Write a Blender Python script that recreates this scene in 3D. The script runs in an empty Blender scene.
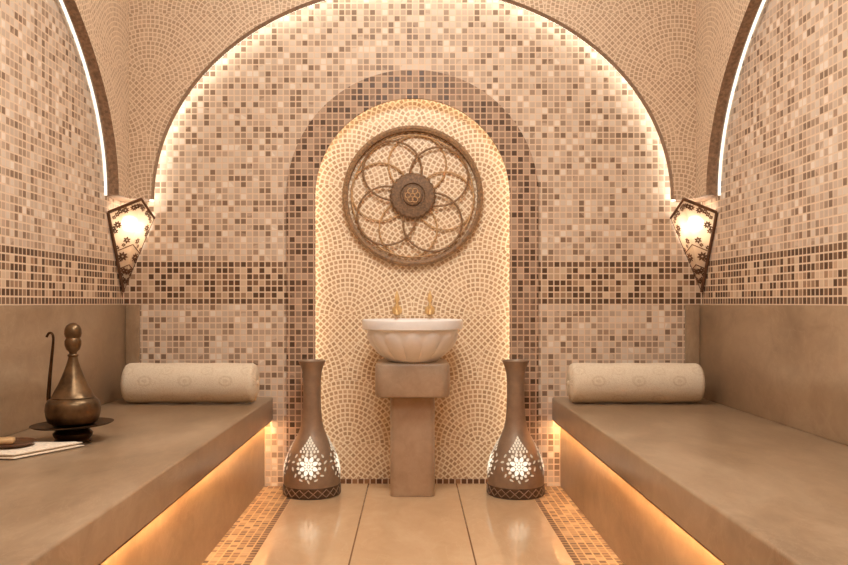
import bpy, bmesh, math, random
from mathutils import Vector, Matrix
PI = math.pi
random.seed(7)
S = bpy.context.scene
COL = S.collection

# ------------------------------------------------------------------ layout (metres)
F = 800.0                 # focal length in pixels
CH = 0.938                # eye height
D = 4.10                  # distance to the back wall
HW = 1.49                 # half width of the room
YF = -0.62                # wall behind the viewer
ZC = 2.86                 # ceiling
ZS = 1.455                # springing of the arches
P = 0.0315                # mosaic pitch
ZB = 0.931                # bottom of the dark mosaic band

def lin(c):
    return tuple(((v/255)/12.92 if v/255 <= .04045 else (((v/255)+.055)/1.055)**2.4) for v in c)

# ------------------------------------------------------------------ node helpers
class V:
    def __init__(s, nt, sock): s.nt, s.k = nt, sock
    def _m(s, op, *a):
        n = s.nt.nodes.new('ShaderNodeMath'); n.operation = op
        for i, x in enumerate((s,)+a):
            if isinstance(x, V): s.nt.links.new(x.k, n.inputs[i])
            else: n.inputs[i].default_value = x
        return V(s.nt, n.outputs[0])
    def __add__(s, o): return s._m('ADD', o)
    def __sub__(s, o): return s._m('SUBTRACT', o)
    def __mul__(s, o): return s._m('MULTIPLY', o)
    def __truediv__(s, o): return s._m('DIVIDE', o)
    def floor(s): return s._m('FLOOR')
    def fract(s): return s._m('FRACT')
    def round(s): return s._m('ROUND')
    def sqrt(s): return s._m('SQRT')
    def abs(s): return s._m('ABSOLUTE')
    def lt(s, o): return s._m('LESS_THAN', o)
    def gt(s, o): return s._m('GREATER_THAN', o)
    def min(s, o): return s._m('MINIMUM', o)
    def max(s, o): return s._m('MAXIMUM', o)
    def mod2(s): return (s - (s*0.5).floor()*2)
    def atan2(s, o): return s._m('ARCTAN2', o)
    def sin(s): return s._m('SINE')

def mixv(a, b, t): return a + (b - a)*t          # scalars
def ss(x, lo, hi):                               # smooth step on a socket
    n = x.nt.nodes.new('ShaderNodeMapRange'); n.interpolation_type = 'SMOOTHSTEP'
    x.nt.links.new(x.k, n.inputs[0]); n.inputs[1].default_value = lo; n.inputs[2].default_value = hi
    return V(x.nt, n.outputs[0])
def combine(nt, x, y, z=0.0):
    n = nt.nodes.new('ShaderNodeCombineXYZ')
    for i, v in enumerate((x, y, z)):
        if isinstance(v, V): nt.links.new(v.k, n.inputs[i])
        else: n.inputs[i].default_value = v
    return n.outputs[0]
def white(nt, x, y, z=0.0):
    n = nt.nodes.new('ShaderNodeTexWhiteNoise'); n.noise_dimensions = '3D'
    nt.links.new(combine(nt, x, y, z), n.inputs['Vector'])
    return V(nt, n.outputs['Value'])
def noise(nt, vec, scale, detail=3, rough=.55, dist=0.0):
    n = nt.nodes.new('ShaderNodeTexNoise'); n.inputs['Scale'].default_value = scale
    n.inputs['Detail'].default_value = detail; n.inputs['Roughness'].default_value = rough
    n.inputs['Distortion'].default_value = dist
    nt.links.new(vec, n.inputs['Vector']); return V(nt, n.outputs['Fac'])
def ramp(nt, f, stops, const=False):
    n = nt.nodes.new('ShaderNodeValToRGB')
    if const: n.color_ramp.interpolation = 'CONSTANT'
    el = n.color_ramp.elements
    while len(el) < len(stops): el.new(0.5)
    for e, (p, c) in zip(el, stops): e.position = p; e.color = (*lin(c), 1)
    nt.links.new(f.k, n.inputs[0]); return n.outputs[0]
def mixc(nt, a, b, t):
    n = nt.nodes.new('ShaderNodeMix'); n.data_type = 'RGBA'
    for sock, v in ((n.inputs[6], a), (n.inputs[7], b)):
        if isinstance(v, tuple): sock.default_value = (*lin(v), 1)
        else: nt.links.new(v, sock)
    if isinstance(t, V): nt.links.new(t.k, n.inputs[0])
    else: n.inputs[0].default_value = t
    return n.outputs[2]
def newmat(name):
    m = bpy.data.materials.new(name); m.use_nodes = True
    nt = m.node_tree; b = nt.nodes['Principled BSDF']
    return m, nt, b
def world_xyz(nt):
    g = nt.nodes.new('ShaderNodeNewGeometry'); s = nt.nodes.new('ShaderNodeSeparateXYZ')
    nt.links.new(g.outputs['Position'], s.inputs[0])
    return g.outputs['Position'], [V(nt, o) for o in s.outputs]
def obj_xyz(nt):
    g = nt.nodes.new('ShaderNodeTexCoord'); s = nt.nodes.new('ShaderNodeSeparateXYZ')
    nt.links.new(g.outputs['Object'], s.inputs[0])
    return g.outputs['Object'], [V(nt, o) for o in s.outputs]
def bump(nt, b, h, strength, dist):
    n = nt.nodes.new('ShaderNodeBump'); n.inputs['Strength'].default_value = strength
    n.inputs['Distance'].default_value = dist
    nt.links.new(h.k, n.inputs['Height']); nt.links.new(n.outputs[0], b.inputs['Normal'])
def setp(b, **k):
    for a, v in k.items():
        b.inputs[a.replace('_', ' ')].default_value = v

LIGHT = [(0, (138, 114, 95)), (.11, (166, 142, 122)), (.29, (189, 166, 147)), (.50, (203, 183, 165)),
         (.74, (216, 200, 184)), (.92, (231, 218, 204))]
BAND = [(0, (92, 67, 48)), (.30, (120, 92, 70)), (.50, (160, 130, 104)), (.68, (192, 164, 138)),
        (.86, (210, 186, 160))]
EDGE = [(0, (94, 70, 52)), (.35, (112, 86, 66)), (.70, (132, 104, 82))]
RING = [(0, (88, 66, 50)), (.18, (112, 88, 69)), (.40, (134, 109, 90)), (.62, (154, 129, 109)),
        (.85, (178, 153, 132))]

def mosaic(name, ax, palette, band=False, pitch=P, grout=(226, 202, 176), off=0.0, seed=0.0, cluster=.34, zo=ZB, gw=.105, edgecols=None):
    m, nt, b = newmat(name)
    pos, xyz = world_xyz(nt)
    u = (xyz[ax[0]] - off)/pitch; w = (xyz[ax[1]] - zo)/pitch
    iu, iw = u.floor(), w.floor()
    v = white(nt, iu, iw, seed)
    cl = noise(nt, pos, 5.0, 2)
    vv = v + (cl - .5)*cluster
    col = ramp(nt, vv, palette, True)
    if band:
        inb = (iw._m('COMPARE', 3.0, 3.4))
        edge = (iw._m('COMPARE', 0.0, .4)).max(iw._m('COMPARE', 6.0, .4))
        col = mixc(nt, col, ramp(nt, v, BAND, True), inb)
        col = mixc(nt, col, ramp(nt, v, EDGE, True), edge)
    if edgecols:
        ec = iu._m('COMPARE', float(edgecols[0]), .4).max(iu._m('COMPARE', float(edgecols[1]), .4))
        col = mixc(nt, col, ramp(nt, v, EDGE, True), ec)
    setp(b, Specular_IOR_Level=.3)
    fu, fw = u.fract(), w.fract()
    e = (fu.min(fu._m('MULTIPLY', -1.0) + 1.0)).min(fw.min(fw._m('MULTIPLY', -1.0) + 1.0))
    tile = ss(e, gw*.55, gw*1.35)
    col = mixc(nt, grout, col, tile)
    nt.links.new(col, b.inputs['Base Color'])
    ro = (v*.2 + .42)*tile + (tile*-1.0 + 1.0)*.8
    nt.links.new(ro.k, b.inputs['Roughness'])
    bump(nt, b, tile + white(nt, iu, iw, seed + 5)*.25, .35, .0015)
    return m

def fan(name, ax, tilec, grout, R=.339, pitch=.0242, cx=0.0, cz=0.0, gw=.17):
    m, nt, b = newmat(name)
    pos, xyz = world_xyz(nt)
    u = (xyz[ax[0]] - cx)/R; w = (xyz[ax[1]] - cz)/R
    k0 = w.floor()
    sh = k0.mod2()
    ic = ((u - sh)*.5).round()
    du, dw = u - (ic*2 + sh), w - k0
    r = (du*du + dw*dw).sqrt()
    t = r.gt(1.0)                                # between the fans the tiles are laid diagonally
    n = R/pitch
    rr = r*n; ring = rr.floor()
    cnt = ((ring + .5)*(2*PI)).round()
    th = (du.atan2(dw)/(2*PI) + .5)*cnt
    da, db = (u + w)*(n*.7071), (u - w)*(n*.7071)
    rr, th = mixv(rr, da, t), mixv(th, db, t)
    ring, it, kk = rr.floor(), th.floor(), k0
    fr, ft = rr.fract(), th.fract()
    e = (fr.min(fr*-1.0 + 1.0)).min(ft.min(ft*-1.0 + 1.0))
    tile = ss(e, gw*.5, gw*1.5)
    v = white(nt, ring + ic*37.0, it + kk*53.0)
    col = ramp(nt, v, tilec)
    col = mixc(nt, grout, col, tile)
    nt.links.new(col, b.inputs['Base Color'])
    setp(b, Roughness=.42)
    bump(nt, b, tile + v*.2, .3, .0012)
    return m

def marble(name, c1, c2, c3, rough=.2, scale=2.2, stretch=(1, 1, 1), joints=None, jc=(120, 84, 54)):
    m, nt, b = newmat(name)
    pos, xyz = world_xyz(nt)
    vec = combine(nt, xyz[0]*stretch[0], xyz[1]*stretch[1], xyz[2]*stretch[2])
    n1 = noise(nt, vec, scale, 6, .6, .6)
    n2 = noise(nt, vec, scale*5, 4, .6, 1.2)
    col = ramp(nt, n1*.7 + n2*.3, [(.28, c1), (.5, c2), (.72, c3)])
    vein = noise(nt, vec, scale*1.7, 5, .62, 2.4)
    line = ((vein - .5).abs())
    vm = (ss(line, 0.0, .018)*-1.0 + 1.0)*.22
    col = mixc(nt, col, c3, vm)
    if joints:
        d = None
        for j in joints:
            q = (xyz[0] - j).abs(); d = q if d is None else d.min(q)
        jm = (ss(d, .0022, .0042)*-1.0 + 1.0)
        col = mixc(nt, col, jc, jm)
    nt.links.new(col, b.inputs['Base Color'])
    ro = n2*.04 + (rough - .02)
    nt.links.new(ro.k, b.inputs['Roughness'])
    return m

def plain(name, c, rough=.5, metal=0.0, nscale=30, var=.18, bstr=0.0):
    m, nt, b = newmat(name)
    vec, _ = obj_xyz(nt)
    n = noise(nt, vec, nscale, 4)
    dk = tuple(max(0, x*(1-var)) for x in c); lt = tuple(min(255, x*(1+var)) for x in c)
    nt.links.new(ramp(nt, n, [(.3, dk), (.7, lt)]), b.inputs['Base Color'])
    nt.links.new((n*.15 + (rough - .07)).k, b.inputs['Roughness'])
    setp(b, Metallic=metal)
    if bstr: bump(nt, b, n, bstr, .002)
    return m

def glow(name, c, strength):
    m, nt, b = newmat(name)
    nt.nodes.remove(b)
    e = nt.nodes.new('ShaderNodeEmission'); e.inputs[0].default_value = (*c, 1); e.inputs[1].default_value = strength
    nt.links.new(e.outputs[0], nt.nodes['Material Output'].inputs[0])
    return m

M = {}
M['wall_xz'] = mosaic('mosaic_back', (0, 2), LIGHT, True)
M['wall_yz'] = mosaic('mosaic_side', (1, 2), LIGHT, True, seed=3.0)
M['ring'] = mosaic('mosaic_surround', (0, 2), RING, seed=9.0, grout=(206, 176, 150))
M['reveal_x'] = plain('lip_mosaic_edge', (140, 114, 92), .5, nscale=60, var=.2)
M['fan_niche'] = fan('fan_mosaic_niche', (0, 2), [(.0, (182, 146, 108)), (.6, (202, 166, 128)), (1, (216, 184, 148))],
                     (250, 232, 204), cz=.537, gw=.15)
UP = [(.0, (178, 152, 126)), (.6, (194, 168, 142)), (1, (206, 182, 156))]
M['fan_xz'] = fan('fan_mosaic_upper_back', (0, 2), UP, (232, 212, 188), R=.327, cx=1.309, cz=2.042, gw=.12, pitch=.0215)
M['fan_yz'] = fan('fan_mosaic_upper_side', (1, 2), UP, (226, 206, 182), R=.327, cx=3.85, cz=2.042, gw=.12, pitch=.0215)
M['bench'] = marble('bench_marble', (128, 104, 80), (160, 135, 108), (186, 163, 136), .285, 2.2, (1.6, .7, 1))
M['slab'] = marble('floor_marble', (196, 164, 127), (211, 180, 143), (225, 198, 163), .08, 1.2, (1.4, .8, 1), joints=[-.228, .228])
M['pedestal'] = marble('pedestal_marble', (148, 126, 104), (168, 146, 124), (186, 166, 144), .34, 4.0)
M['border'] = mosaic('mosaic_floor', (0, 1), [(0, (106, 78, 54)), (.25, (134, 103, 75)), (.5, (160, 130, 98)), (.8, (182, 154, 122))],
                     seed=5.0, grout=(200, 168, 130), off=-.58, zo=0.0, pitch=1.16/37, edgecols=(-1, 37))
M['ceiling'] = plain('ceiling_plaster', (206, 188, 166), .8, nscale=8, var=.06)
M['plinth'] = mosaic('mosaic_plinth', (0, 2), [(0, (104, 70, 48)), (.5, (128, 90, 62)), (.8, (160, 118, 84))], seed=11.0, zo=-.004)
M['white_marble'] = marble('white_marble', (232, 229, 227), (240, 238, 237), (247, 246, 246), .3, 6.0)
M['brass'] = plain('aged_brass', (104, 83, 60), .34, .85, 18, .3, .05)
M['gold'] = plain('polished_brass', (222, 184, 126), .4, .4, 30, .1)
M['dark_brass'] = plain('dark_brass', (74, 54, 36), .4, .9, 25, .3, .05)
M['bronze'] = plain('brown_bronze', (146, 124, 104), .42, .2, 20, .07)
M['bronze_dark'] = plain('dark_bronze', (84, 64, 48), .45, .3, 30, .25)
M['rattan'] = plain('brown_carved_wood', (134, 104, 74), .6, 0, 90, .25, .3)
M['rattan_light'] = plain('light_carved_wood', (190, 154, 112), .6, 0, 90, .2, .3)
M['rattan_dark'] = plain('dark_carved_wood', (116, 90, 66), .6, 0, 90, .25, .3)
M['towel'] = plain('white_towel', (238, 224, 204), .9, 0, 120, .06, .5)
M['soap'] = plain('tan_soap', (206, 168, 120), .5, 0, 20, .08)
M['dish'] = plain('dark_wood_dish', (84, 54, 34), .35, 0, 14, .3)
M['iron'] = plain('brown_metal_frame', (104, 74, 54), .45, .4, 30, .2)
ARCH_LED = glow('arch_light_strip', (1.0, .92, .78), 4.2)
SIDE_LED = glow('side_arch_light_strip', (1.0, .90, .74), 1.3)
NICHE_LED = glow('niche_light_strip', (1.0, .86, .64), 5.6)
BENCH_LED = glow('bench_light_strip', (1.0, .56, .24), 190)
END_FILL = glow('bench_end_fill', (1.0, .60, .28), 150)  # added emitter at the bench ends, brightens the back wall tiles
M['petal'] = glow('lit_pierced_glass', (1.0, .84, .62), 1.15)
M['petal_mid'] = glow('lit_pierced_glass_middle', (1.0, .78, .54), .75)
M['petal_dim'] = glow('lit_pierced_glass_outer', (1.0, .74, .48), .52)
M['bulb'] = glow('lamp_bulb', (1.0, .90, .76), 15)

def lamp_panel():
    m, nt, b = newmat('cream_lamp_glass')
    nt.nodes.remove(b)
    tr = nt.nodes.new('ShaderNodeBsdfTranslucent'); tr.inputs[0].default_value = (*lin((246, 232, 212)), 1)
    df = nt.nodes.new('ShaderNodeBsdfDiffuse'); df.inputs[0].default_value = (*lin((236, 220, 198)), 1)
    tp = nt.nodes.new('ShaderNodeBsdfTransparent'); tp.inputs[0].default_value = (1, .96, .9, 1)
    a = nt.nodes.new('ShaderNodeMixShader'); a.inputs[0].default_value = .5
    nt.links.new(tr.outputs[0], a.inputs[1]); nt.links.new(df.outputs[0], a.inputs[2])
    c = nt.nodes.new('ShaderNodeMixShader'); c.inputs[0].default_value = .30
    nt.links.new(a.outputs[0], c.inputs[1]); nt.links.new(tp.outputs[0], c.inputs[2])
    nt.links.new(c.outputs[0], nt.nodes['Material Output'].inputs[0])
    return m
M['panel'] = lamp_panel()

def bolster_mat():
    m, nt, b = newmat('damask_bolster')
    vec, (x, y, z) = obj_xyz(nt)
    ang = y.atan2(z)*.0965
    def rosette(px, ax_):
        u = ((x + px)/.19).fract() - .5
        w = ((ang + ax_)/.15).fract() - .5
        r = (u*u + w*w).sqrt()
        return ((r*52.0).sin()*.5 + .5)*(ss(r, .15, .22)*-1.0 + 1.0)
    r1 = rosette(.10, .06).max(rosette(.0, .155)*.6)
    n = noise(nt, vec, 160, 3); n2 = noise(nt, vec, 52, 3, .6, 1.8)
    sc = ss((n2 - .5).abs(), .0, .06)
    pat = r1*.5 + (sc*-1.0 + 1.0)*.5
    col = mixc(nt, (226, 212, 190), (196, 174, 146), pat*.75)
    nt.links.new(col, b.inputs['Base Color']); setp(b, Roughness=.9)
    bump(nt, b, pat*-.6 + n*.5, .5, .003)
    return m
M['bolster'] = bolster_mat()

# ------------------------------------------------------------------ mesh helpers
def link(name, bm, mat, parent=None, loc=(0, 0, 0), smooth=False, recalc=True):
    if recalc: bmesh.ops.recalc_face_normals(bm, faces=bm.faces[:])
    me = bpy.data.meshes.new(name); bm.to_mesh(me); bm.free()
    mats = mat if isinstance(mat, (list, tuple)) else [mat]
    for q in mats: me.materials.append(q)
    if smooth:
        for p in me.polygons: p.use_smooth = True
        try: me.set_sharp_from_angle(angle=math.radians(smooth if smooth is not True else 40))
        except Exception: pass
    o = bpy.data.objects.new(name, me); COL.objects.link(o)
    o.location = loc
    if parent: o.parent = parent
    return o
def tag(o, label=None, cat=None, group=None, kind=None):
    if label: o['label'] = label
    if cat: o['category'] = cat
    if group: o['group'] = group
    if kind: o['kind'] = kind
    return o
def empty(name, loc, label, cat, group=None):
    o = bpy.data.objects.new(name, None); COL.objects.link(o); o.location = loc
    o.empty_display_size = .1
    return tag(o, label, cat, group)
def struct(name, bm, mat, **k):
    return tag(link(name, bm, mat, **k), kind='structure')
def box(bm, x0, x1, y0, y1, z0, z1, bev=0.0, seg=2, mi=0):
    vs = [bm.verts.new((x, y, z)) for z in (z0, z1) for y in (y0, y1) for x in (x0, x1)]
    fs = [bm.faces.new([vs[i] for i in q]) for q in ((0, 2, 3, 1), (4, 5, 7, 6), (0, 1, 5, 4), (2, 6, 7, 3), (0, 4, 6, 2), (1, 3, 7, 5))]
    for f in fs: f.material_index = mi
    if bev:
        ed = list({e for f in fs for e in f.edges})
        bmesh.ops.bevel(bm, geom=ed, offset=bev, segments=seg, affect='EDGES', profile=.5)
    return bm
def lathe(bm, prof, seg=48, c=(0, 0, 0), fn=None, cap=True, mi=0):
    rings = []
    for i, (r, z) in enumerate(prof):
        ring = []
        for k in range(seg):
            a = 2*PI*k/seg
            rr, zz = (r, z) if fn is None else fn(r, z, a, i)
            ring.append(bm.verts.new((c[0] + rr*math.sin(a), c[1] - rr*math.cos(a), c[2] + zz)))
        rings.append(ring)
    for a, b in zip(rings, rings[1:]):
        for k in range(seg):
            f = bm.faces.new((a[k], a[(k+1) % seg], b[(k+1) % seg], b[k])); f.material_index = mi
    if cap:
        bm.faces.new(rings[0][::-1]).material_index = mi
        bm.faces.new(rings[-1]).material_index = mi
    return bm
def tube(bm, pts, rad, seg=10, closed=False, cap=True):
    pts = [Vector(p) for p in pts]; n = len(pts)
    rads = rad if isinstance(rad, (list, tuple)) else [rad]*n
    rings = []; up = None
    for i, p in enumerate(pts):
        t = (pts[(i+1) % n] - pts[i-1]) if closed else (pts[min(i+1, n-1)] - pts[max(i-1, 0)])
        t.normalize()
        if up is None:
            up = Vector((0, 0, 1)) if abs(t.z) < .9 else Vector((0, 1, 0))
        side = t.cross(up).normalized(); up = side.cross(t).normalized()
        rings.append([bm.verts.new(p + (side*math.cos(2*PI*k/seg) + up*math.sin(2*PI*k/seg))*rads[i]) for k in range(seg)])
    for i in range(n if closed else n-1):
        a, b = rings[i], rings[(i+1) % n]
        for k in range(seg): bm.faces.new((a[k], a[(k+1) % seg], b[(k+1) % seg], b[k]))
    if not closed and cap:
        bm.faces.new(rings[0][::-1]); bm.faces.new(rings[-1])
    return bm
def smoothpts(pts, n=6):
    pts = [Vector(p) for p in pts]; out = []
    for i in range(len(pts)-1):
        p0, p1, p2, p3 = pts[max(i-1, 0)], pts[i], pts[i+1], pts[min(i+2, len(pts)-1)]
        for k in range(n):
            t = k/n
            out.append(.5*((2*p1) + (p2-p0)*t + (2*p0-5*p1+4*p2-p3)*t*t + (3*p1-p0-3*p2+p3)*t**3))
    out.append(pts[-1]); return out
def arch_pts(c, zs, a, b, zbot, n=64):
    """outline of an arched opening from its left foot over the top to its right foot, as (h, z)"""
    pts = [] if zbot >= zs else [(c - a, zbot)]
    pts += [(c - a*math.cos(PI*i/n), zs + b*math.sin(PI*i/n)) for i in range(n+1)]
    if zbot < zs: pts.append((c + a, zbot))
    return pts
def plate(bm, outline, axis, d0, d1, mi_front=0, mi_edge=1):
    """simple polygon (h, z) extruded between depths d0 and d1 on the axis ('y': h is x, 'x': h is y)"""
    mk = (lambda h, z, d: (h, d, z)) if axis == 'y' else (lambda h, z, d: (d, h, z))
    A = [bm.verts.new(mk(h, z, d0)) for h, z in outline]; B = [bm.verts.new(mk(h, z, d1)) for h, z in outline]
    bm.faces.new(A).material_index = mi_front; bm.faces.new(B[::-1]).material_index = mi_front
    n = len(A)
    for i in range(n):
        f = bm.faces.new((A[i], B[i], B[(i+1) % n], A[(i+1) % n])); f.material_index = mi_edge
    return bm
def u_shape(h0, h1, zbot, ztop, arch):
    return [(h0, zbot)] + arch + [(h1, zbot), (h1, ztop), (h0, ztop)]

# ------------------------------------------------------------------ room shell
NB = D + .068                        # niche back plane
NZ = CH + 107.0/195                  # niche arch springing
RI, RO, RP = .497, .643, .560        # surround inner / outer, pocket half-width
bm = bmesh.new()
for x0, x1, mi in ((-HW-.1, -.58, 1), (-.58, .58, 0), (.58, HW+.1, 1)):
    box(bm, x0, x1, YF-.1, D+.12, -.08, 0, mi=mi)
struct('floor', bm, [M['slab'], M['border']])

bm = bmesh.new(); box(bm, -HW-.1, HW+.1, YF-.1, D+.2, ZC, ZC+.08)
struct('ceiling', bm, M['ceiling'])

wall_back = None
bm = bmesh.new()
plate(bm, u_shape(-HW, HW, 0, ZC, arch_pts(0, NZ, RP, RP, 0)), 'y', D, D+.068, 0, 0)
wall_back = struct('wall_back', bm, M['wall_xz'])
bm = bmesh.new(); box(bm, -HW, HW, NB, NB+.08, 0, ZC)
wall_niche = struct('wall_niche', bm, M['fan_niche'])

for s, nm in ((-1, 'wall_left'), (1, 'wall_right')):
    bm = bmesh.new(); x0, x1 = sorted((s*HW, s*(HW+.1))); box(bm, x0, x1, YF, D+.15, 0, ZC)
    w = struct(nm, bm, M['wall_yz'])
    if s < 0: wall_left = w
    else: wall_right = w
bm = bmesh.new(); box(bm, -HW-.1, HW+.1, YF-.1, YF, 0, ZC)
struct('wall_front', bm, M['wall_xz'])

# mosaic surround of the niche (flat arched band standing a little proud of the wall)
bm = bmesh.new()
ou = arch_pts(0, NZ, RO, RO, 0); inn = arch_pts(0, NZ, RI, RI, 0)
plate(bm, ou + inn[::-1], 'y', D-.016, D-.0005, 0, 0)
struct('trim_1', bm, M['ring'])
# dark tile strip at the foot of the niche
bm = bmesh.new(); box(bm, -RI+.002, RI-.002, NB-.012, NB-.001, 0.0, .022)
struct('baseboard_niche', bm, M['plinth'])

# arched upper plates, each with a recessed core that carries the light strip
GB, LB = .09, .05
A_B, B_B = 1.294, 1.062
bm = bmesh.new()
plate(bm, u_shape(-HW, HW, ZS, ZC, arch_pts(0, ZS, A_B, B_B, ZS)), 'y', D-GB-LB, D-GB, 0, 1)
plate(bm, u_shape(-HW, HW, ZS, ZC, arch_pts(0, ZS, A_B+.055, B_B+.055, ZS)), 'y', D-GB, D-.0005, 1, 1)
arch_back = struct('trim_2', bm, [M['fan_xz'], M['reveal_x']])
GS, LS = .040, .046
YC, A_S, B_S = 2.06, 1.765, 1.062
for s, nm in ((-1, 'trim_3'), (1, 'trim_4')):
    bm = bmesh.new()
    plate(bm, u_shape(YF, D-GB-LB, ZS, ZC, arch_pts(YC, ZS, A_S, B_S, ZS)), 'x', s*(HW-GS-LS), s*(HW-GS), 0, 1)
    plate(bm, u_shape(YF, D-GB-LB, ZS, ZC, arch_pts(YC, ZS, A_S+.05, B_S+.05, ZS)), 'x', s*(HW-GS), s*(HW-.0005), 1, 1)
    o = struct(nm, bm, [M['fan_yz'], M['reveal_x']])
    if s < 0: arch_left = o
    else: arch_right = o

def strip(parent, outline, axis, d, r, mat):
    mk = (lambda h, z: (h, d, z)) if axis == 'y' else (lambda h, z: (d, h, z))
    bm = bmesh.new(); tube(bm, [mk(h, z) for h, z in outline], r, 6)
    return link('light_strip', bm, mat, parent)
def ribbon(parent, c, a, b, axis, d0, d1, mat):
    """flat curved light diffuser lying on the inner face of the recess"""
    bm = bmesh.new()
    plate(bm, arch_pts(c, ZS+.002, a, b, ZS+.002) + arch_pts(c, ZS+.002, a-.006, b-.006, ZS+.002)[::-1], axis, d0, d1, 0, 0)
    return link('light_strip', bm, mat, parent)
ribbon(arch_back, 0, A_B+.036, B_B+.036, 'y', D-.055, D-.008, ARCH_LED)
for s, pr in ((-1, arch_left), (1, arch_right)):
    ribbon(pr, YC, A_S+.040, B_S+.040, 'x', *sorted((s*(HW-.015), s*(HW-.003))), SIDE_LED)
strip(wall_niche, arch_pts(0, NZ, RP-.016, RP-.016, .01), 'y', D+.030, .008, NICHE_LED)

# ------------------------------------------------------------------ benches
SZ0, SZ1 = .338, .456
XE, XK, XB = .714, .758, 1.466
def bench(s, label):
    t = empty('stone_bench', (s*(XE+HW)/2, 1.8, 0), label, 'bench')
    ox, oy = t.location.x, t.location.y
    def bx(x0, x1, y0, y1, z0, z1, bev):
        a, b = sorted((s*x0, s*x1)); b_ = bmesh.new(); box(b_, a-ox, b-ox, y0-oy, y1-oy, z0, z1, bev, 3); return b_
    link('seat_slab', bx(XE, HW-.001, YF+.002, D-.001, SZ0, SZ1, .009), M['bench'], t, smooth=True)
    link('base_panel', bx(XK, HW-.001, YF+.002, D-.001, 0, SZ0-.0005, 0), M['bench'], t)
    link('strip_shield', bx(XE+.010, XE+.012, YF+.01, D-.004, SZ0-.008, SZ0-.0002, 0), M['iron'], t)  # added lip, keeps the strip out of the floor reflection
    q = link('light_strip', bx(XE+.0125, XE+.0158, YF+.01, D-.01, SZ0-.0018, SZ0-.0004, 0), BENCH_LED, t)
    link('end_shield', bx(XE+.022, XK-.002, D-.150, D-.146, SZ0-.017, SZ0-.0002, 0), M['iron'], t)  # added plate, screens the end emitter from the room side
    link('end_fill', bx(XE+.023, XK-.003, D-.1455, D-.142, SZ0-.016, SZ0-.0004, 0), END_FILL, t)  # added hidden emitter facing the back wall tiles below the seat
    q['label'] = 'glowing orange light strip under the seat edge'
    return t
def backrest(s, label):
    t = empty('marble_backrest', (s*(XB+HW)/2, 1.8, SZ1), label, 'backrest', 'marble backrests of the benches')
    for nm, x0, y0, x1 in (('back_slab', XB, YF+.002, HW-.001), ('end_slab', 272/195, D-.02, XB-.001)):
        a, b = sorted((s*x0, s*x1)); b_ = bmesh.new()
        box(b_, a-t.location.x, b-t.location.x, y0-1.8, D-.001-1.8, .0005, .930-SZ1, .0022, 2)
        link(nm, b_, M['bench'], t, smooth=True)
backrest(-1, 'tall brown marble backrest behind the left bench, below the dark mosaic band')
backrest(1, 'tall brown marble backrest behind the right bench, below the dark mosaic band')
bench(-1, 'brown marble bench along the left wall, carrying the brass ewer and a bolster')
bench(1, 'brown marble bench along the right wall, bare except for one bolster')

# ------------------------------------------------------------------ bolsters
def copy_tree(o, parent=None):
    c = o.copy(); COL.objects.link(c)
    if parent: c.parent = parent
    for ch in list(o.children): copy_tree(ch, c)
    return c
BR, BL = .0955, .312
def bolster():
    t = empty('bolster_pillow', (-1.066, 3.853, SZ1), 'cream patterned bolster pillow lying on the left bench against the back wall', 'pillow', 'bolster pillows')
    bm = bmesh.new()
    prof = [(BR-.022, -BL), (BR-.008, -BL+.004), (BR-.001, -BL+.016)] + [(BR+.0015*math.sin(i*1.3), -BL+.03+i*(2*BL-.06)/14) for i in range(15)] + \
           [(BR-.001, BL-.016), (BR-.008, BL-.004), (BR-.022, BL)]
    lathe(bm, prof, 48, cap=False)
    bmesh.ops.rotate(bm, verts=bm.verts, cent=(0, 0, 0), matrix=Matrix.Rotation(PI/2, 3, 'Y'))
    link('cover', bm, M['bolster'], t, (0, 0, BR+.002), smooth=60)
    for e in (-1, 1):
        bm = bmesh.new()
        lathe(bm, [(BR-.021, 0), (BR-.030, .005), (.045, .010), (.014, .006), (.010, .012), (.004, .014)], 40, cap=True)
        bmesh.ops.rotate(bm, verts=bm.verts, cent=(0, 0, 0), matrix=Matrix.Rotation(e*PI/2, 3, 'Y'))
        link('end_cap', bm, M['bolster'], t, (e*BL, 0, BR+.002), smooth=60)
    return t
b0 = bolster()
b1 = copy_tree(b0); b1.location = (1.070, 3.853, SZ1)
b1['label'] = 'cream patterned bolster pillow lying on the right bench against the back wall'

# ------------------------------------------------------------------ wash basin on its pedestal
def rsquare(bm, hw, z0, z1, rc, cy, bev=.01, seg=6):
    pts = []
    for cx_, cy_, a0 in ((hw-rc, hw-rc, 0), (-hw+rc, hw-rc, PI/2), (-hw+rc, -hw+rc, PI), (hw-rc, -hw+rc, 1.5*PI)):
        for k in range(seg+1):
            a = a0 + PI/2*k/seg; pts.append((cx_ + rc*math.cos(a), cy_ + rc*math.sin(a)))
    lv = []
    for sc, z in ((1-bev/hw, z0), (1-bev*.3/hw, z0+bev*.3), (1, z0+bev), (1, z1-bev), (1-bev*.3/hw, z1-bev*.3), (1-bev/hw, z1)):
        lv.append([bm.verts.new((x*sc, cy + y*sc, z)) for x, y in pts])
    n = len(pts)
    for a, b in zip(lv, lv[1:]):
        for k in range(n): bm.faces.new((a[k], a[(k+1) % n], b[(k+1) % n], b[k]))
    bm.faces.new(lv[0][::-1]); bm.faces.new(lv[-1])
    return bm
PY = 3.975
ped = empty('basin_pedestal', (0, PY, 0), 'brown marble pedestal with a wider square block on top, in the niche', 'pedestal')
bm = bmesh.new(); rsquare(bm, .108, 0, .488, .026, 0, .004); link('column', bm, M['pedestal'], ped, smooth=35)
bm = bmesh.new(); rsquare(bm, .178, .4885, .653, .045, -.02, .016); link('top_block', bm, M['pedestal'], ped, smooth=35)

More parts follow.
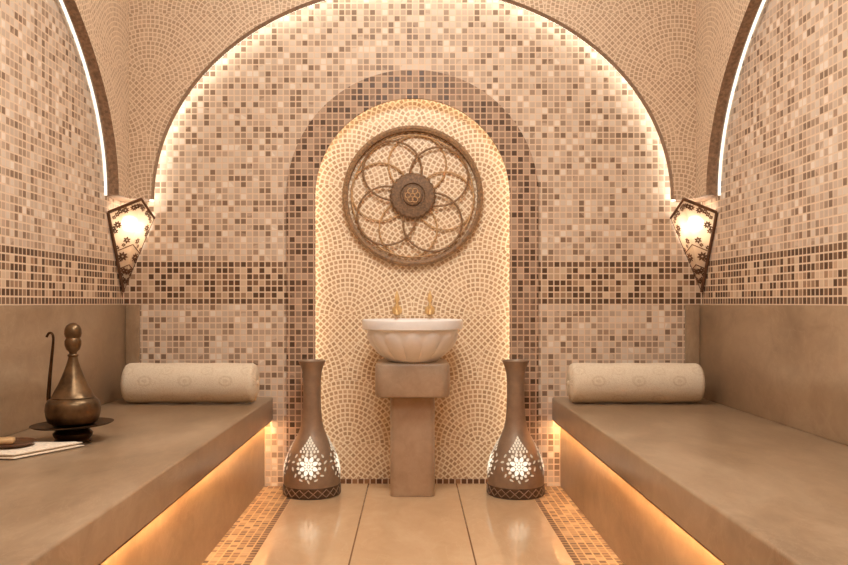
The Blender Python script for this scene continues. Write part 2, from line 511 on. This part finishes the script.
BY = 3.905
basin = empty('wash_basin', (0, BY, .6535), 'round white marble wash basin with carved lobes standing on the pedestal', 'basin')
NL = 14
def lobes(r, z, a, i):
    if i <= 12:
        c = abs(math.cos(a*NL/2))           # 1 mid lobe, 0 between lobes
        arch = .088 + .058*math.sqrt(max(0, c)) # arched top of each lobe
        k = max(0., min(1., (arch - z)/.012)) * min(1., z/.03)
        return r*(1 + .0*k) + .013*k*math.sqrt(c) - .004*k, z
    return r, z
prof = [(.100, 0), (.118, .004), (.124, .012), (.150, .032), (.176, .055), (.194, .078), (.205, .098), (.212, .114), (.2155, .124), (.218, .132), (.2195, .140), (.221, .146), (.222, .150),
        (.222, .156), (.238, .1565), (.2435, .159), (.2445, .164), (.2445, .197), (.2435, .202), (.240, .205), (.226, .205), (.219, .200),
        (.212, .180), (.196, .12), (.150, .06), (.08, .035), (.01, .03)]
bm = bmesh.new(); lathe(bm, prof, 196, fn=lobes)
link('bowl', bm, M['white_marble'], basin, smooth=50)

# brass taps on the niche wall
def tap(x, label):
    t = empty('brass_tap', (x, NB-.001, .90), label, 'tap', 'brass taps above the basin')
    bm = bmesh.new(); lathe(bm, [(.026, 0), (.026, .006), (.014, .012)], 24)
    bmesh.ops.rotate(bm, verts=bm.verts, cent=(0, 0, 0), matrix=Matrix.Rotation(PI/2, 3, 'X')); link('flange', bm, M['gold'], t, smooth=True)
    bm = bmesh.new(); tube(bm, smoothpts([(0, -.010, 0), (0, -.05, .004), (0, -.075, 0), (0, -.085, -.020)]), .009, 12); link('spout', bm, M['gold'], t, smooth=True)
    bm = bmesh.new(); lathe(bm, [(.009, .006), (.012, .016), (.008, .028), (.006, .040), (.011, .050), (.013, .062), (.009, .080), (.004, .096), (.001, .102)], 20, (0, -.04, 0))
    link('handle', bm, M['gold'], t, smooth=True)
tap(-.080, 'slim brass tap on the niche wall, left one above the basin')
tap(.090, 'slim brass tap on the niche wall, right one above the basin')

# ------------------------------------------------------------------ wall medallion
MZ = CH + 107.3*4.13/F
med = empty('wall_medallion', (0.001, NB-.001, MZ), 'round openwork wooden medallion of interlaced circles hanging above the basin', 'wall decoration')
def ringpts(cx, cz, r, y, n=56): return [(cx + r*math.cos(2*PI*i/n), y, cz + r*math.sin(2*PI*i/n)) for i in range(n)]
def ringlathe(r0, r1, y0, y1, wav=0.0):
    bm = bmesh.new(); n = 96; rows = []
    for r, y in ((r0, y0), (r0, y1), ((r0+r1)/2, y1-.006), (r1, y1), (r1, y0)):
        rows.append([bm.verts.new((r*math.cos(2*PI*i/n), y, r*math.sin(2*PI*i/n))) for i in range(n)])
    for k in range(5):
        a, b = rows[k], rows[(k+1) % 5]
        for i in range(n): bm.faces.new((a[i], a[(i+1) % n], b[(i+1) % n], b[i]))
    return bm
link('outer_ring', ringlathe(.336, .364, -.002, -.034), M['rattan'], med, smooth=30)
bm = bmesh.new(); tube(bm, ringpts(0, 0, .316, -.018, 96), .0045, 8, True); link('inner_ring', bm, M['rattan_light'], med, smooth=True)
for i, a in enumerate((36.5, 128.5, 217, 307)):
    A = math.radians(a); bm = bmesh.new()
    tube(bm, ringpts(.169*math.cos(A), .169*math.sin(A), .152, -.026), .0056, 8, True); link('circle', bm, M['rattan'], med, smooth=True)
for i, a in enumerate((82, 172, 262, 352)):
    A = math.radians(a); bm = bmesh.new()
    tube(bm, ringpts(.169*math.cos(A), .169*math.sin(A), .150, -.014), .0045, 8, True); link('thin_circle', bm, M['rattan_light'], med, smooth=True)
bm = bmesh.new()
def ribs(r, z, a, i): return (r*(1 + .025*math.cos(a*24)) if 1 <= i <= 3 else r), z
lathe(bm, [(.112, 0), (.118, .008), (.118, .030), (.108, .040), (.066, .044), (.060, .036), (.052, .036), (.048, .048), (.030, .052), (.001, .052)], 144, fn=ribs)
bmesh.ops.rotate(bm, verts=bm.verts, cent=(0, 0, 0), matrix=Matrix.Rotation(PI/2, 3, 'X'))
hub = link('hub', bm, M['rattan_dark'], med, (0, 0, 0), smooth=35)
bm = bmesh.new()
for k in range(6):
    a = k*PI/3; tube(bm, ringpts(.024*math.cos(a), .024*math.sin(a), .014, -.053, 18), .0025, 6, True)
link('hub_rosette', bm, M['rattan_light'], hub, smooth=True)

# ------------------------------------------------------------------ floor lanterns shaped like bottles
VY = 3.942; VS = VY/F
def vz(py): return CH - (py - 303)*VS
VP_ = [(0.000, 27.0), (.004, 28.2), (.052, 28.4)]
prof = [(27.0*VS, 0), (28.3*VS, .004), (28.4*VS, .050), (27.4*VS, .054)]
for py, w in ((484, 27.8), (478, 28.2), (470, 28.0), (463, 27.0), (455, 24.8), (448, 21.8), (441, 18.0), (435, 14.6), (428, 11.8), (420, 10.1), (410, 9.2), (395, 8.8), (380, 8.9), (372, 9.6), (366, 11.3), (362, 13.2), (360.6, 13.7)):
    prof.append((w*VS, vz(py)))
prof += [(13.0*VS, vz(360.2)), (10*VS, vz(366)), (8*VS, vz(376)), (7.4*VS, vz(420))]
def vrad(z):
    for (r0, z0), (r1, z1) in zip(prof, prof[1:]):
        if z0 <= z <= z1 and z1 > z0: return r0 + (r1-r0)*(z-z0)/(z1-z0)
    return .05
def vase():
    t = empty('bottle_lantern', (-.495, VY, 0), 'bronze bottle-shaped lantern glowing through a pierced rosette, on the floor left of the pedestal', 'lantern', 'bottle lanterns beside the basin')
    bm = bmesh.new(); lathe(bm, prof[3:], 72); link('body', bm, M['bronze'], t, smooth=60)
    bm = bmesh.new(); lathe(bm, prof[:4], 72); base = link('base', bm, M['bronze_dark'], t, smooth=35)
    bm = bmesh.new()
    n = 20
    for k in range(n):
        for sgn in (-1, 1):
            pts = []
            for q in range(7):
                a = 2*PI*(k + (q/6 - .5)*sgn + .5)/n; z = .008 + .038*q/6; r = 28.6*VS
                pts.append((r*math.sin(a), -r*math.cos(a), z))
            tube(bm, pts, .0022, 5)
    link('lattice', bm, M['bronze'], base)
    zc = .158
    for q in range(4):
        p0 = q*PI/2
        bm = bmesh.new()
        def leaf(s, z, l, w, rot, mi=0):
            ps = []
            for k in range(8):
                a = 2*PI*k/8; e1, e2 = l*math.cos(a), w*math.sin(a)*(1 - .35*math.cos(a))
                ds, dz = e1*math.cos(rot) - e2*math.sin(rot), e1*math.sin(rot) + e2*math.cos(rot)
                zz = z + dz; r = vrad(zz) + .0016; ph = p0 + (s + ds)/max(r, .05)
                ps.append(bm.verts.new((r*math.sin(ph), -r*math.cos(ph), zz)))
            bm.faces.new(ps).material_index = mi
        leaf(0, zc, .006, .006, 0)
        for k in range(8): a = 2*PI*k/8; leaf(.016*math.cos(a), zc + .016*math.sin(a), .0085, .0050, a)
        for k in range(8): a = 2*PI*(k+.5)/8; leaf(.034*math.cos(a), zc + .034*math.sin(a), .0135, .0098, a)
        for k in range(16): a = 2*PI*(k+.5)/16; leaf(.054*math.cos(a), zc + .054*math.sin(a), .0085, .0072, a, 1)
        for k in range(14):
            a = 2*PI*(k+.5)/14
            if math.sin(a) > .75: continue
            leaf(.085*math.cos(a), zc + .072*math.sin(a), .0110, .0046, a + (PI/2 if k % 2 else .5), 2)
        for dz, n_, w in ((.067, 6, .042), (.080, 5, .032), (.093, 4, .022), (.105, 3, .013), (.117, 2, .006), (.129, 1, 0)):
            for j in range(n_):
                s_ = 0 if n_ == 1 else -w + 2*w*j/(n_-1)
                leaf(s_, zc + dz, .0070, .0052, PI/2, 1)
        g = link('pierced_rosette', bm, [M['petal'], M['petal_mid'], M['petal_dim']], t)
        if q == 0: g['label'] = 'front flower pattern of small holes lit from inside'
    return t
v0 = vase()
v1 = copy_tree(v0); v1.location = (.508, VY, 0)
v1['label'] = 'bronze bottle-shaped lantern glowing through a pierced rosette, on the floor right of the pedestal'

# ------------------------------------------------------------------ corner sconces
def sconce(s, label):
    B = Vector((s*1.476, 4.086, .996)); L = Vector((s*1.484, 3.900, 1.379)); R = Vector((s*1.322, 4.094, 1.372)); T = Vector((s*1.334, 3.934, 1.449))
    t = empty('corner_sconce', B, label, 'wall lamp', 'corner sconces')
    l, r, p, b = L-B, R-B, T-B, Vector((0, 0, 0))
    # two cream glass faces folded along the spine b-p
    bm = bmesh.new(); vs = [bm.verts.new(q) for q in (b, l, p, r)]
    bm.faces.new((vs[0], vs[1], vs[2])); bm.faces.new((vs[0], vs[2], vs[3]))
    pan = link('glass_panel', bm, M['panel'], t)
    md = pan.modifiers.new('thickness', 'SOLIDIFY'); md.thickness = .002
    bm = bmesh.new()
    for q, w, rad in ((b, l, .0085), (l, p, .0080), (p, r, .0065), (r, b, .0022)):
        tube(bm, [q, w], rad, 8)
    link('frame', bm, M['iron'], t)
    def star(f, u, v, rad, n, hole=True):
        # rosette cut from sheet metal on face f ('l' or 'r'), at barycentric u towards the outer corner, v towards the top
        o_ = l if f == 'l' else r
        c = o_*u + p*v
        e1 = (p - b).normalized(); nn = (o_ - b).cross(p - b).normalized()
        if nn.y > 0: nn = -nn
        e2 = nn.cross(e1)
        c = c + nn*.0035
        bm = bmesh.new(); N = n*4; ou_, in_ = [], []
        for k in range(N):
            a = 2*PI*k/N; rr = rad*(1 + .30*math.cos(n*a))
            ou_.append(bm.verts.new(c + (e1*math.cos(a) + e2*math.sin(a))*rr))
            in_.append(bm.verts.new(c + (e1*math.cos(a) + e2*math.sin(a))*rad*.22))
        for k in range(N): bm.faces.new((ou_[k], ou_[(k+1) % N], in_[(k+1) % N], in_[k]))
        link('rosette', bm, M['iron'], t)
    for f in 'lr':
        for u, v, rad, n in ((.62, .20, .011, 8), (.66, .10, .008, 6), (.74, .06, .007, 6), (.22, .38, .010, 6), (.26, .17, .014, 8), (.14, .12, .009, 6), (.10, .06, .007, 6),
                             (.03, .20, .010, 8), (.45, .50, .010, 8), (.20, .74, .009, 8), (.70, .24, .007, 6), (.10, .84, .008, 6), (.34, .06, .006, 6), (.18, .04, .006, 6), (.50, .06, .007, 6), (.62, .34, .008, 6), (.02, .92, .006, 6), (.02, .10, .008, 6), (.30, .26, .006, 6), (.78, .14, .006, 6)):
            star(f, u, v, rad*1.5, n)
        o_ = l if f == 'l' else r
        nn = (o_ - b).cross(p - b).normalized()
        if nn.y > 0: nn = -nn
        for sc in (.30, .52):
            bm = bmesh.new(); tube(bm, [o_*sc + nn*.003, p*sc + nn*.003], .0025, 6); link('crossbar', bm, M['iron'], t)
    bm = bmesh.new(); c = Vector((s*1.424, 4.030, 1.338)) - B
    bmesh.ops.create_icosphere(bm, subdivisions=3, radius=.040); bmesh.ops.translate(bm, verts=bm.verts, vec=c)
    link('bulb', bm, M['bulb'], t, smooth=True)
    bm = bmesh.new(); tube(bm, [c + Vector((0, 0, -.038)), c + Vector((0, 0, -.09)), c + Vector((s*.045, .046, -.12))], .009, 8)
    link('bulb_holder', bm, M['iron'], t)
    return t
sconce(-1, 'kite-shaped pierced metal sconce lit in the corner above the left bench')
sconce(1, 'kite-shaped pierced metal sconce lit in the corner above the right bench')

# ------------------------------------------------------------------ ewer, dish, towel, soap
EY = 2.79; ES = EY/F; EX = (73 - 412.5)*ES
DZ = CH - 426*ES + 303*ES
dish = empty('footed_dish', (EX, EY, SZ1), 'dark brass footed dish on the left bench, under the ewer', 'dish')
h = DZ - SZ1
bm = bmesh.new()
lathe(bm, [(.060, 0), (.062, .004), (.056, .010), (.064, .022), (.066, .030), (.056, .040), (.050, h-.006)], 48)
link('foot', bm, M['dark_brass'], dish, smooth=45)
bm = bmesh.new()
lathe(bm, [(.045, h-.004), (.090, h), (.128, h+.004), (.136, h+.008), (.137, h+.010), (.134, h+.011), (.090, h+.004), (.040, h+.003), (.001, h+.003)], 64)
pl = link('plate', bm, M['dark_brass'], dish, smooth=45); pl.rotation_euler = (0, math.radians(-2.0), 0)

ewer = empty('brass_ewer', (EX, EY, SZ1+h+.0065), 'tall brass ewer with a knobbed lid and thin hooked spout on the left bench', 'ewer')
def ez(py): return CH - (py - 303)*ES - (SZ1+h+.0065)
pr = [(.066, 0), (.071, .004)]
for py, w in ((421, 23.6), (415, 25.4), (409, 26.2), (403, 25.4), (400, 23.8), (397.5, 20.6), (397, 21.0), (396, 19.8), (391, 17.6), (384, 13.8), (376, 10.4), (368, 7.4), (361, 5.2), (357, 4.4)):
    if ez(py) > .005: pr.append((w*ES, ez(py)))
bm = bmesh.new(); lathe(bm, pr, 56); body = link('body', bm, M['brass'], ewer, smooth=50)
bm = bmesh.new()
lathe(bm, [(4.4*ES, ez(357)), (5.2*ES, ez(356)), (5.2*ES, ez(354.5)), (3.6*ES, ez(353.5)), (3.8*ES, ez(352)), (6.4*ES, ez(349.5)), (7.9*ES, ez(345)), (8.0*ES, ez(341)), (6.6*ES, ez(338)),
           (7.6*ES, ez(336.6)), (8.3*ES, ez(333.5)), (7.9*ES, ez(329)), (6.2*ES, ez(325.5)), (3.5*ES, ez(323.4)), (.4*ES, ez(322.6))], 40)
link('lid', bm, M['brass'], ewer, smooth=60)
bm = bmesh.new()
def epx(px, py, dy=0): return ((px - 73)*ES, dy, ez(py))
pts = smoothpts([epx(55, 412, -.0), epx(49, 402), epx(49.3, 385), epx(51, 365), epx(53, 345), epx(53.2, 337), epx(51.6, 333.2), epx(48.8, 333.4), epx(46.6, 337)], 6)
tube(bm, pts, [.0085 - .0042*min(1, i/26) for i in range(len(pts))], 10)
link('spout', bm, M['dark_brass'], ewer, smooth=True)

# folded towel, soap dish, soap
def onb(px, py, z=SZ1):
    d = (CH - z)*F/(py - 303); return Vector(((px - 412.5)*d/F, d, z))
QA, QB, QC, QD = Vector((-1.222, 2.452)), Vector((-1.100, 2.682)), Vector((-1.315, 2.668)), Vector((-1.440, 2.470))
cen = (QA + QB + QC + QD)/4
tw = empty('folded_towel', (cen.x, cen.y, SZ1), 'white folded towel lying flat on the left bench in front of the ewer', 'towel')
random.seed(3)
for k in range(2):
    bm = bmesh.new(); z0 = .0005 + k*.0100; pass
    nx, ny = 22, 16; g = {}
    for i in range(nx+1):
        for j in range(ny+1):
            a_ = .012*k + (1 - .024*k)*i/nx; b_ = .016*k + (1 - .016*k)*j/ny
            q_ = (QA*(1-a_) + QB*a_)*(1-b_) + (QD*(1-a_) + QC*a_)*b_ - cen; x, y = q_.x, q_.y
            ed = min(i, nx-i, j, ny-j); rd = 0 if ed > 0 else .0032
            wv = .0007*math.sin(i*.9 + k)*math.cos(j*.7)
            g[i, j] = (bm.verts.new((x, y, z0 + rd)), bm.verts.new((x, y, z0 + .0094 - rd + (wv if rd == 0 else 0))))
    for i in range(nx):
        for j in range(ny):
            bm.faces.new([g[q][1] for q in ((i, j), (i+1, j), (i+1, j+1), (i, j+1))])
            bm.faces.new([g[q][0] for q in ((i, j), (i, j+1), (i+1, j+1), (i+1, j))])
    for i in range(nx):
        for j in (0, ny): bm.faces.new((g[i, j][0], g[i+1, j][0], g[i+1, j][1], g[i, j][1]))
    for j in range(ny):
        for i in (0, nx): bm.faces.new((g[i, j][0], g[i, j+1][0], g[i, j+1][1], g[i, j][1]))
    link('fold', bm, M['towel'], tw, smooth=60)
TZ = SZ1 + .0206
sd = empty('soap_dish', (-1.300, 2.585, TZ), 'dark round soap dish standing on the white towel', 'dish')
bm = bmesh.new()
lathe(bm, [(.048, 0), (.064, .003), (.074, .009), (.078, .014), (.075, .015), (.068, .010), (.058, .007), (.001, .006)], 48)
link('bowl', bm, M['dish'], sd, smooth=45)
bm = bmesh.new(); box(bm, -.036, .036, -.026, .026, 0, .019, .008, 4)
so = link('soap_bar', bm, M['soap'], None, (-1.322, 2.580, TZ+.0068), smooth=60); so.rotation_euler = (0, 0, .3)
tag(so, 'tan bar of soap lying in the dark dish on the towel', 'soap')

# ------------------------------------------------------------------ lights: ceiling downlights + added fill points
def lamp(kind, name, loc, energy, color, radius=.06, rot=(0, 0, 0), **k):
    d = bpy.data.lights.new(name, kind); d.energy = energy; d.color = color
    if kind in ('POINT', 'SPOT'): d.shadow_soft_size = radius
    for a, v in k.items(): setattr(d, a, v)
    o = bpy.data.objects.new(name, d); COL.objects.link(o); o.location = loc; o.rotation_euler = rot
    return o
WARM = (1.0, .972, .91)
for x, y, e in ((-.35, 1.0, 23), (.35, 1.0, 23), (-.35, 2.2, 23), (.35, 2.2, 23)):
    lamp('SPOT', 'downlight', (x, y, ZC-.03), e, WARM, .09, spot_size=math.radians(140), spot_blend=.6)
for x, y, e in ((0, 1.0, 24), (0, 2.75, 34)):  # unseen point lights added to lift the upper walls
    lamp('POINT', 'upper_fill', (x, y, 2.50), e, WARM, .14)

w = bpy.data.worlds.new('World'); S.world = w; w.use_nodes = True
w.node_tree.nodes['Background'].inputs[0].default_value = (*lin((90, 66, 48)), 1)
w.node_tree.nodes['Background'].inputs[1].default_value = .2

# ------------------------------------------------------------------ camera
cd = bpy.data.cameras.new('Camera'); cam = bpy.data.objects.new('Camera', cd); COL.objects.link(cam)
cam.location = (0, 0, CH); cam.rotation_euler = (PI/2, 0, 0)
cd.sensor_fit = 'HORIZONTAL'; cd.sensor_width = 36; cd.lens = F/848*36
cd.shift_x = (424 - 412.5)/848; cd.shift_y = (303 - 282.5)/848
cd.clip_start = .02
S.camera = cam
S.view_settings.view_transform = 'Standard'; S.view_settings.look = 'None'
S.view_settings.gamma = 1; S.view_settings.use_curve_mapping = False
S.view_settings.exposure = 0.32
S.cycles.use_denoising = True
S.cycles.max_bounces = 10; S.cycles.diffuse_bounces = 6
S.cycles.sample_clamp_indirect = 6
S.cycles.caustics_reflective = False; S.cycles.caustics_refractive = False
